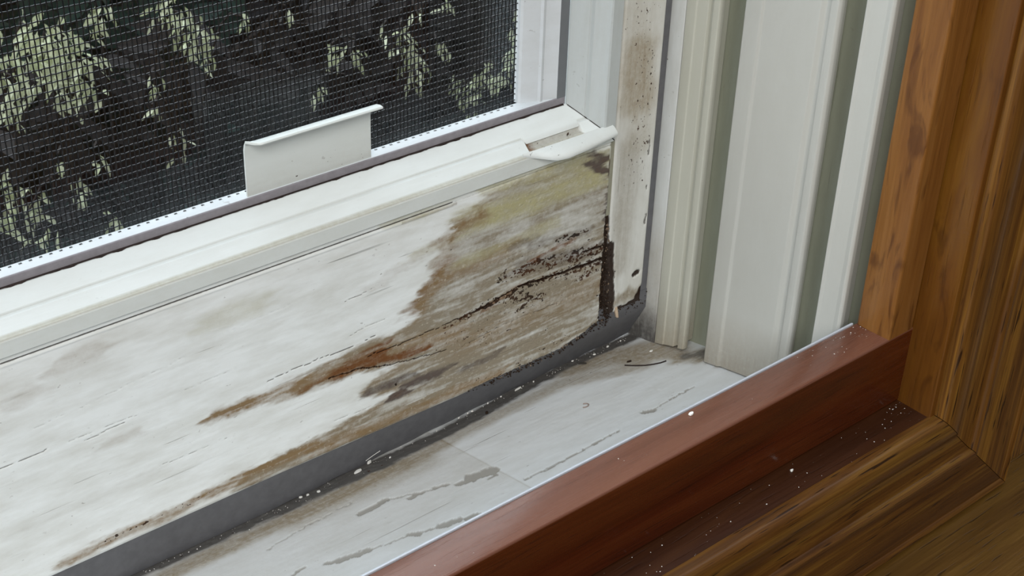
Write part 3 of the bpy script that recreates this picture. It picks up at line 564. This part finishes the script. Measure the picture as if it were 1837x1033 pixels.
# mitre line and ragged dirt along the bead's inner edge
rb = []
rng_ = np.random.RandomState(5)
xs = np.arange(XL, -14, 0.8)
top = 10.55 + 0 * xs
V, F = [], []
for i, x in enumerate(xs):
    t = 0.06 + 0.9 * max(0, fbm(np.array([x / 3.0]), np.array([1.7]), 19)[0] - 0.42)
    V += [(x, 10.2 - t * 0.9, ZO + 14.2 - t * 1.25 + 0.25), (x, 10.66, ZO + 14.62)]
for i in range(len(xs) - 1): F.append((2 * i, 2 * i + 2, 2 * i + 3, 2 * i + 1))
nv = len(V); V += [(x, y + 0.1, z - 0.12) for x, y, z in V]
F += [tuple(nv + k for k in f[::-1]) for f in F]
mk('grime_seam', (V, F), M_GRIME, sash)['label'] = 'ragged dark dirt line along the inner edge of the bead'
V = []; F = []
for i in range(26):
    t = i / 25 * 14.0; q = 0.12 + 0.35 * max(0, fbm(np.array([t / 1.3]), np.array([4.2]), 23)[0] - 0.4)
    yy = float(np.interp(t, [w for w, y in BEAD[1:12]], [y for w, y in BEAD[1:12]])) - 0.12
    V += [(XO - t - q, yy, ZO + t - q * .2 + 0.1), (XO - t + q, yy, ZO + t + q * .2 + 0.2)]
for i in range(25): F.append((2 * i, 2 * i + 2, 2 * i + 3, 2 * i + 1))
nv = len(V); V += [(x, y + 0.2, z) for x, y, z in V]; F += [tuple(nv + k for k in f[::-1]) for f in F]
mk('mitre_crack', (V, F), M_GRIME, sash)

# the bent-out piece of the level bead
fl = []
for i in range(25):
    t = i / 24; x = -42.5 + 41.8 * t
    f = float(np.interp(t, [0, .12, .26, .4, .6, .85, 1], [0.25, 1.6, 5.0, 6.2, 5.6, 4.2, 3.4]))
    zb0 = float(np.interp(t, [0, .15, 1], [84.6, 84.4, 84.2])); fall = float(np.interp(t, [0, .1, .3, .5, 1], [0.6, 1.6, 3.2, 3.0, 2.6]))
    y0 = -0.9
    top = [(y0, zb0), (y0 - f * .35, zb0 - fall * .15), (y0 - f * .7, zb0 - fall * .42), (y0 - f * .92, zb0 - fall * .72), (y0 - f, zb0 - fall)]
    bot = [(y + 0.25, z - 0.75) for y, z in top[::-1]]
    fl.append([(x, y, z) for y, z in top + bot])
vf = loft(fl); w_ = uniform_wear(vf, speck=0.22, grey=0.08)
mk('bead_flap', vf, M_BEAD, sash, attrs=w_, angle=60)['label'] = 'white vinyl flap bent outward over a rusty notch'
# glass
gm = NT('window_glass')
gl = gm.n('ShaderNodeBsdfGlossy'); gl.inputs['Roughness'].default_value = 0.02
tr = gm.n('ShaderNodeBsdfTransparent'); tr.inputs['Color'].default_value = (0.95, 0.97, 0.96, 1)
fr = gm.n('ShaderNodeFresnel'); fr.inputs['IOR'].default_value = 1.45
geo = gm.n('ShaderNodeNewGeometry'); gm.l(gm.rng(geo.outputs['Backfacing'], 0, 1, 1.45, 1 / 1.45), fr.inputs['IOR'])
mx = gm.n('ShaderNodeMixShader'); gm.l(fr.outputs[0], mx.inputs[0]); gm.l(tr.outputs[0], mx.inputs[1]); gm.l(gl.outputs[0], mx.inputs[2]); gm.l(mx.outputs[0], gm.out.inputs[0])
M_GLASS = gm.m
mk('glass_pane', box(XL, -4.2, 24, 27, 72.2, ZT), M_GLASS, sash, smooth=False)['label'] = 'clear glass pane behind the insect screen'
vf = join(box(XL, 24, 19, 40, 40, 72), box(-4, 24, 19, 40, 72, ZT)); mk('outer_stop', vf, M_BEAD, sash, attrs=uniform_wear(vf))

# ================================================================ insect screen
scr = empty('insect_screen', (-200, 13, 80), 'dark woven insect screen in a slim white frame above the sash rail', 'insect screen')
FZ = 94.2
vf = along_x(fillet([(11.2, 82), (11.2, FZ - 0.3), (11.5, FZ), (16.4, FZ + 0.1), (16.4, 82)], 0.2), XL, -13.2, 300)
mk('frame_rail', vf, M_SCREENFRAME, scr, attrs=uniform_wear(vf, speck=0.12))['label'] = 'white level bar of the screen frame'
mk('frame_face', along_x(fillet([(10.75, 88), (10.75, FZ - 0.15), (11.15, FZ + 0.12), (11.3, FZ - 0.2), (11.19, 88)], 0.12), XL, -13.4), M_GASKET, scr)['label'] = 'grey front face of the screen frame'
vf = along_z([(-13.3, 11.2), (-17.2, 11.0), (-17.5, 11.2), (-22.6, 12.5), (-23.2, 12.2), (-23.9, 12.2), (-24.4, 13.2), (-25.0, 13.3), (-30.3, 15.4), (-30.9, 16.2), (-30.9, 18.2), (-13.3, 18.2)], FZ - 0.1, ZT, 60)
mk('frame_stile', vf, M_SCREENFRAME, scr, attrs=uniform_wear(vf, speck=0.06, grey=0.06), angle=30)['label'] = 'white upright bar of the screen frame'
mk('frame_face', box(-17.2, -13.3, 10.74, 11.0, FZ - 0.1, ZT), plain('grey_edge', (0.15, 0.16, 0.17)), scr)['label'] = 'grey edge of the upright screen bar'
# pull tab
tp = [(11.9, 88.5), (11.85, 104), (11.7, 109.6), (11.2, 111.2), (10.2, 112.1), (8.4, 112.5), (7.1, 112.6), (6.9, 113.0), (7.2, 113.4), (8.6, 113.4), (10.6, 112.95), (11.9, 111.9), (12.5, 110), (12.6, 104), (12.6, 88.5)]
tl = []
for i in range(31):
    t = i / 30; x = -142.3 + 46.0 * t
    k = 1 - 0.0 * t
    cut = max(0, 1 - t / 0.07); cut2 = max(0, (t - 0.975) / 0.025)
    L = []
    for y, z in tp:
        yy = y
        if z > 110 and y < 11.3: yy = y + (11.3 - y) * 0.9 * cut ** 1.5
        dx = 0.0
        if z > 111.5 and y < 11: dx = 1.6 * (1 if i == 30 else 0)
        L.append((x + dx, yy, z))
    tl.append(L)
vf = loft(tl); w_ = uniform_wear(vf)
vz = np.array(vf[0])[:, 2]; w_['wear_b'][:, 1] = np.interp(vz, [93, 98, 104, 111], [0.35, 0.2, 0.12, 0.05]); w_['wear_a'][:, 3] = np.interp(vz, [93, 96, 99], [0.25, 0.15, 0.0])
mk('pull_tab', vf, M_TAB, scr, attrs=w_, angle=40)['label'] = 'white plastic pull tab with a curled lip'
# woven mesh
PX, PZ, RW, MY = 1.52, 2.22, 0.205, 17.7
xw = np.arange(-430, -15.5, PX); zw = np.arange(86, 300, PZ)
def tubes(paths, r):                        # paths: N x S x 3
    N, S, _ = paths.shape
    T = np.gradient(paths, axis=1); T /= np.linalg.norm(T, axis=2, keepdims=True)
    Yv = np.zeros_like(T); Yv[..., 1] = 1
    A = np.cross(T, Yv); A /= np.linalg.norm(A, axis=2, keepdims=True); Bv = np.cross(A, T)
    k = 5; an = np.arange(k) * 2 * np.pi / k + 0.3
    P = paths[:, :, None, :] + r * (np.cos(an)[None, None, :, None] * A[:, :, None, :] + np.sin(an)[None, None, :, None] * Bv[:, :, None, :])
    idx = np.arange(N * S * k).reshape(N, S, k)
    a = idx[:, :-1, :]; b = idx[:, 1:, :]
    F = np.stack([a, np.roll(a, -1, 2), np.roll(b, -1, 2), b], -1).reshape(-1, 4)
    return P.reshape(-1, 3), F
jit = np.random.RandomState(8)
s = np.arange(0, len(zw) * 2 - 1) / 2.0
pv = np.zeros((len(xw), len(s), 3)); ii = np.arange(len(xw))[:, None]
pv[..., 0] = xw[:, None] + jit.randn(len(xw), 1) * 0.05 + 0.05 * np.sin(s[None] * 0.31 + ii); pv[..., 2] = (zw[0] + s * PZ)[None]
pv[..., 1] = MY + 0.16 * np.cos(np.pi * (s[None] + ii))
P1, F1 = tubes(pv, RW)
s = np.arange(0, len(xw) * 2 - 1) / 2.0
ph = np.zeros((len(zw), len(s), 3)); jj = np.arange(len(zw))[:, None]
ph[..., 0] = (xw[0] + s * PX)[None]; ph[..., 2] = zw[:, None] + jit.randn(len(zw), 1) * 0.05 + 0.05 * np.sin(s[None] * 0.23 + jj)
ph[..., 1] = MY - 0.16 * np.cos(np.pi * (s[None] + jj))
P2, F2 = tubes(ph, RW)
o = mk('mesh', (np.concatenate([P1, P2]), np.concatenate([F1, F2 + len(P1)]).tolist()), M_WIRE, scr, (-200, 17, 90), angle=80, recalc=False)
o['label'] = 'dark grey woven wire mesh'
# cut ends of the mesh showing in a row on the frame bar
hv = []
for x in np.arange(-430, -32, PX * 2): hv.append(box(x, x + 0.95, 15.0, 15.55, FZ - 0.2, FZ + 0.2))
mk('mesh_hem', join(*hv), M_WIRE, scr, smooth=False)['label'] = 'row of dark wire ends along the white bar'

# ================================================================ debris
def flake(name, c, sx, sy, th, mat, seed, rot=0.0, tilt=(0, 0), n=8, curl=0.0):
    r = random.Random(seed); top, bot = [], []
    for k in range(n):
        a = 2 * math.pi * k / n; q = 0.75 + 0.4 * r.random()
        x, y = sx * q * math.cos(a) / 2, sy * q * math.sin(a) / 2
        xr, yr = x * math.cos(rot) - y * math.sin(rot), x * math.sin(rot) + y * math.cos(rot)
        z = th / 2 + tilt[0] * xr + tilt[1] * yr + curl * (x * x / (sx * sx / 4))
        bot.append((c[0] + xr, c[1] + yr, c[2] + z - th / 2)); top.append((c[0] + xr * .92, c[1] + yr * .92, c[2] + z + th / 2))
    V = bot + top + [(c[0], c[1], c[2] + th * 1.15)]
    F = [tuple(range(n))[::-1]] + [(k, (k + 1) % n, n + (k + 1) % n, n + k) for k in range(n)] + [(n + k, n + (k + 1) % n, 2 * n) for k in range(n)]
    return mk(name, (V, F), mat)

SP = 0.2
def onsill(x, y, lift=0.25): return (x, y, sill_z(y) + lift)
for i, (x, y, z) in enumerate(CHIPS):
    y = min(y, wbottom(x) - 0.9)
    spec = {11: (3.6, 1.5, 0.5, 'large jagged white paint flake in the grime below the grey weatherstrip'),
            10: (1.8, 0.9, 1.0, 'white paint flake standing on edge against the grey weatherstrip'),
            5: (3.4, 0.8, 0.5, 'long pale paint sliver in the grime under the rotten end of the rail'),
            15: (1.5, 1.1, 0.4, 'white paint crumb on the dusty sill in front of the cream vinyl stop')}.get(i)
    if spec: o = flake('paint_chip', onsill(x, y), spec[0], spec[1], spec[2], M_CHIP, i, 0.1, (0.05, SP * -1), 9); tag(o, spec[3], 'paint chip')
    else:
        k = 0.7 + 0.7 * random.random()
        o = flake('paint_chip', onsill(x, y), 1.1 * k, 0.75 * k, 0.45, M_CHIP, i, random.uniform(-.5, .5), (0, -SP), 8)
        tag(o, 'tiny white paint chip lying in the grime beside the grey weatherstrip', 'paint chip', 'paint chips along the weatherstrip')
o = flake('paint_chip', (-55.3, -99.5, 38.0), 2.2, 1.3, 0.5, M_CHIP, 77, 0.2); tag(o, 'bright white paint chip lying on top of the red-brown level stop', 'paint chip')
o = flake('paint_chip', (-19.5, -114.6, 7.75), 1.5, 1.0, 0.4, M_CHIP, 78, 0.2); tag(o, 'small white paint chip on the dark narrow ledge', 'paint chip')
o = flake('leaf_scrap', onsill(-4.0, 2.6, 0.2), 4.4, 1.4, 0.35, M_SCRAP, 31, -0.75, (0, -SP), 9); tag(o, 'dark flat leaf scrap on the grimy sill near the rotten corner', 'leaf scrap')
o = flake('bark_crumb', onsill(9.0, -10.3, 0.2), 2.4, 0.9, 0.5, M_CRUMB, 32, -0.3, (0, -SP)); tag(o, 'black crumb of bark at the left end of the curled grey paint edge', 'crumb')
o = flake('dirt_crumb', onsill(-55.2, -0.4, 0.2), 1.5, 1.1, 0.6, M_CRUMB, 33, 0.4, (0, -SP)); tag(o, 'dark brown dirt crumb at the edge of the sill grime left of the leaf scrap', 'crumb')
def tube(name, pts, r, mat, k=6):
    pts = np.array(pts, float)[None]
    P, F = tubes(pts, r); n = len(P) // k if False else 5
    F = F.tolist(); m = len(P) // 5
    F += [tuple(range(5))[::-1], tuple((m - 1) * 5 + q for q in range(5))]
    return mk(name, (P, F), mat)
pts = [onsill(-27.4 + 1.7 * math.cos(a), -23.9 + 1.3 * math.sin(a), 0.35) for a in np.linspace(-2.6, 1.3, 16)]
o = tube('shaving_curl', pts, 0.24, plain('brown_shaving', (0.30, 0.24, 0.21), 0.7)); tag(o, 'small brown curl of wood shaving on the white sill', 'shaving')
pts = [(-109.4 + 6.2 * t, 0.55 + 0.25 * math.sin(3 * t), -16.8 + 1.0 * t + 0.5 * t * t) for t in np.linspace(0, 1, 9)]
o = tube('fibre', pts, 0.09, M_CHIP); tag(o, 'fine pale fibre stuck to the level grey weatherstrip', 'fibre')
spl = loft([[(9.0, 0.1, 2.6), (10.3, 0.1, 2.6), (10.2, 0.6, 2.6), (9.1, 0.6, 2.6)], [(9.2, -0.3, 0.2), (10.6, -0.3, 0.2), (10.5, 0.5, 0.2), (9.3, 0.5, 0.2)], [(10.0, -0.5, -2.6), (11.0, -0.5, -2.8), (10.9, 0.45, -2.8), (10.1, 0.45, -2.6)]])
o = mk('wood_splinter', spl, M_PALE); tag(o, 'pale wood splinter sticking up by the rotten joint of rail and stile', 'splinter')
# curled edge of lifted paint near the corner
lp = [onsill(x, y, 0.05) for x, y in [(5.6, -11.2), (8.0, -14.6), (10.6, -17.4), (13.4, -19.2), (16.0, -20.4), (18.6, -20.9)]]
o = tube('paint_curl', [(x, y, z + 0.25) for x, y, z in lp], 0.28, M_GRIME); tag(o, 'curved dark edge of lifted paint on the dusty sill in front of the vinyl stop', 'paint curl')

def lumps(name, pts, mat, rmin, rmax, seed, flat=0.7):
    r = random.Random(seed); VF = []
    base = [(1, 0, 0), (-1, 0, 0), (0, 1, 0), (0, -1, 0), (0, 0, 1), (0, 0, -1)]
    Fb = [(0, 2, 4), (2, 1, 4), (1, 3, 4), (3, 0, 4), (2, 0, 5), (1, 2, 5), (3, 1, 5), (0, 3, 5)]
    for p in pts:
        k = rmin + (rmax - rmin) * r.random() ** 2
        VF.append(([(p[0] + k * x * r.uniform(.6, 1.3), p[1] + k * y * r.uniform(.6, 1.2), p[2] + k * flat * z * r.uniform(.6, 1.3)) for x, y, z in base], Fb))
    return mk(name, join(*VF), mat, smooth=False)
r = random.Random(12); pts = []
for i in range(330):                        # rotten joint between rail and stile
    z = r.uniform(-5, 34) if r.random() < 0.6 else r.uniform(-5, 10)
    pts.append((r.gauss(2.2 + 0.05 * (34 - z), 0.9 + 0.03 * (34 - z)), 0.5 - r.random() * 0.7, z))
for i in range(240):                        # crumbling lower edge of the rail
    x = -66 + 66 * r.random() ** 0.7
    pts.append((x, 0.35 - r.random() * 0.6, float(np.interp(x, zbx, zbz)) + r.gauss(-0.4, 0.45)))
for i in range(60): pts.append((r.gauss(19, 3.5), 0.8 - r.random() * 0.6, r.gauss(-0.8, 1.3)))
o = lumps('rotten_wood_crumbs', pts, M_CRUMB, 0.16, 0.62, 3); tag(o, 'black-brown crumbs of rotten wood at the corner of the sash', 'wood crumbs', kind='stuff')
pts = []
for i in range(90):
    z = r.uniform(-4, 42); pts.append((r.gauss(2.6 + 0.05 * (34 - z), 0.7 + 0.025 * (42 - z)), 0.2 + r.random() * 0.9, z))
for i in range(36):
    x = r.uniform(-50, 0); pts.append((x, 0.1, float(np.interp(x, zbx, zbz)) + r.gauss(0.2, 0.5)))
o = lumps('rotten_wood_fibres', pts, plain('rotten_wood_pale', (0.20, 0.145, 0.10), 0.9, 0.2, 0.5, 600), 0.14, 0.5, 9, 1.6); tag(o, 'lighter brown fibres of rotten wood inside the gap between rail and stile', 'wood fibres', kind='stuff')
pts = []
for x, y, z in DT: pts.append((x, y, float(np.interp(y, [-111, -97], [38.35, 37.7])) + 0.12))
for x, y, z in DL: pts.append((x, y if y < -111.6 else -112.0, 7.65))
for i in range(40): pts.append((r.uniform(-5, 27), r.uniform(-110, -98), 38.1))
for i in range(26): pts.append((r.gauss(36, 5), -112 - abs(r.gauss(0, 4)), 7.65))
for i in range(40): pts.append((r.uniform(-120, 38), r.uniform(-124, -112), 7.65))
pts = [p for p in pts if p[0] < 40.6]
for i in range(190):
    x = r.uniform(-200, 26); yy = wbottom(x) - 0.4 - abs(r.gauss(0, 2.2)); pts.append((x, yy, sill_z(yy) + 0.2))
o = lumps('dust', pts, M_DUST, 0.06, 0.30, 5); tag(o, 'pale specks of dust on the sill grime and the stained wooden stop', 'dust', kind='stuff')

# ================================================================ outdoors
def leafmat(name, c, c2, rough=0.5, trans=0.25):
    m = NT(name); n = m.noise(m.coord((40, 40, 40)), 1, 3)
    g = m.n('ShaderNodeNewGeometry')
    k = m.math('ADD', m.math('MULTIPLY', g.outputs['Random Per Island'], 0.7), m.math('MULTIPLY', n, 0.3))
    col = m.mix(k, (*c, 1), (*c2, 1))
    m.b.inputs['Roughness'].default_value = rough
    m.l(col, m.b.inputs['Base Color'])
    if trans:
        t = m.n('ShaderNodeBsdfTranslucent'); m.l(col, t.inputs[0]); x = m.n('ShaderNodeMixShader'); x.inputs[0].default_value = trans
        m.l(m.b.outputs[0], x.inputs[1]); m.l(t.outputs[0], x.inputs[2]); m.l(x.outputs[0], m.out.inputs[0])
    return m.m
M_LPALE = leafmat('pale_leaf', (0.36, 0.40, 0.20), (0.72, 0.72, 0.54))
M_LTEAL = leafmat('dark_teal_leaf', (0.018, 0.048, 0.040), (0.042, 0.090, 0.074), 0.55, 0.1)
M_LPURP = leafmat('dark_purple_leaf', (0.010, 0.008, 0.013), (0.028, 0.023, 0.031), 0.6, 0.1)
M_LBROWN = leafmat('brown_leaf', (0.014, 0.010, 0.010), (0.042, 0.033, 0.033), 0.7, 0.1)
M_STEM = plain('stem_bark', (0.025, 0.018, 0.016), 0.8, 0.3, 0.3, 100)
M_SOIL = plain('soil', (0.02, 0.018, 0.016), 0.95, 0.2, 0.5, 30)

def leaf(VF, p, d, nrm, L, Wd, droop):
    d = d / np.linalg.norm(d); s = np.cross(d, nrm); s /= (np.linalg.norm(s) + 1e-9); n = np.cross(s, d)
    b = p; m1 = p + d * L * .35 - n * droop * L * .05; m2 = p + d * L * .7 - n * droop * L * .18; t = p + d * L - n * droop * L * .38
    V = [b, m1 + s * Wd * .5 + n * Wd * .12, m1, m1 - s * Wd * .5 + n * Wd * .12, m2 + s * Wd * .38 + n * Wd * .1, m2, m2 - s * Wd * .38 + n * Wd * .1, t]
    VF.append((V, [(0, 1, 2), (0, 2, 3), (1, 4, 5, 2), (2, 5, 6, 3), (4, 7, 5), (5, 7, 6)]))
def joinv(VF):
    V, F = [], []
    for v, f in VF:
        o = len(V); V += [tuple(q) for q in v]; F += [tuple(i + o for i in q) for q in f]
    return V, F
ZG = -1200.0
def plant(name, label, base, clusters, mat, per, L, Wd, seed, group, down=0.8):
    R = np.random.RandomState(seed)
    e = empty(name, (base[0], base[1], ZG), label, 'shrub', group)
    VF, ST = [], []
    for cx, cy, cz, cr in clusters:
        c = np.array([cx, cy, cz], float)
        for k in range(max(3, int(per * (cr / 9.0) ** 2))):
            p = c + R.randn(3) * np.array([cr * .6, cr * .6, cr * 1.0])
            d = np.array([R.randn() * .55, R.randn() * .5 - .15, -down + R.randn() * .35])
            n = np.array([R.randn() * .4, -0.6 + R.randn() * .4, 0.7])
            leaf(VF, p, d, n, L * R.uniform(.6, 1.25), Wd * R.uniform(.7, 1.3), R.uniform(.2, 1))
        b = np.array([base[0] + R.randn() * 40, base[1] + 60 + R.randn() * 30, ZG])
        ts = np.linspace(0, 1, 12)[:, None]
        mid = np.array([c[0] * .6 + b[0] * .4 + R.randn() * 25, c[1] + 60, cz + 60 + cr])
        pt = (1 - ts) ** 2 * b + 2 * ts * (1 - ts) * mid + ts ** 2 * (c + np.array([0, 8, cr * .8]))
        P, F = tubes(pt[None], 1.5); ST.append((P.tolist(), F.tolist()))
    mk('foliage', joinv(VF), mat, e, smooth=False, recalc=False)
    mk('stem', joinv(ST), M_STEM, e, recalc=False)
    return e
G = 'pale leaved shrubs outside the window'
plant('shrub', 'pale leaved shrub beyond the left end of the insect screen', (150, 960), PA, M_LPALE, 15, 17, 5, 1, G)
plant('shrub', 'pale leaved shrub beyond the screen above the white pull tab', (330, 1030), PB, M_LPALE, 16, 16, 4.5, 2, G)
plant('shrub', 'pale leaved shrub beyond the right end of the insect screen', (700, 1080), PC, M_LPALE, 15, 17, 5, 3, G)
def hedge(label, x0, x1, y0, y1, z0, z1, n, mat, L, Wd, seed):
    R = np.random.RandomState(seed)
    e = empty('dark_shrub', ((x0 + x1) / 2, (y0 + y1) / 2, ZG), label, 'shrub', 'dark shrubs behind the pale leaves')
    VF, ST = [], []
    for k in range(n):
        u = R.rand(); p = np.array([R.uniform(x0, x1), y0 + (y1 - y0) * u, R.uniform(z0, z1)])
        d = np.array([R.randn(), R.randn() * .6 - .3, R.randn() * .8 - .35]); nn = np.array([R.randn() * .5, -0.7, .7 + R.randn() * .3])
        leaf(VF, p, d, nn, L * R.uniform(.6, 1.3), Wd * R.uniform(.7, 1.2), R.uniform(.1, .8))
    for k in range(10):
        bx = x0 + (x1 - x0) * (k + .5) / 10; pt = np.array([[bx + R.randn() * 12 * q, (y0 + y1) / 2 + R.randn() * 20, ZG + (z1 - ZG) * q / 8] for q in range(9)], float)
        P, F = tubes(pt[None], 6.0); ST.append((P.tolist(), F.tolist()))
    mk('foliage', joinv(VF), mat, e, smooth=False, recalc=False)
    mk('stem', joinv(ST), M_STEM, e, recalc=False)
hedge('dark teal broad leaved shrub behind the left and middle pale shrubs', -250, 620, 1440, 1660, -1150, 80, 3400, M_LTEAL, 95, 42, 11)
hedge('dark purplish shrub behind the right pale shrub', 860, 1900, 1440, 1720, -1150, 60, 3800, M_LPURP, 85, 34, 12)
hedge('low brown leaved shrub in front of the teal shrub', -100, 1100, 1270, 1320, -1150, -420, 1500, M_LBROWN, 70, 26, 13)
hedge('tall dark shrub farthest from the window', -500, 2900, 1920, 2250, -1150, 500, 4200, M_LPURP, 150, 70, 14)
o = mk('ground', box(-2500, 4000, 200, 5000, ZG - 60, ZG), M_SOIL, smooth=False); tag(o, 'dark bare soil outside under the shrubs', 'ground', kind='structure')
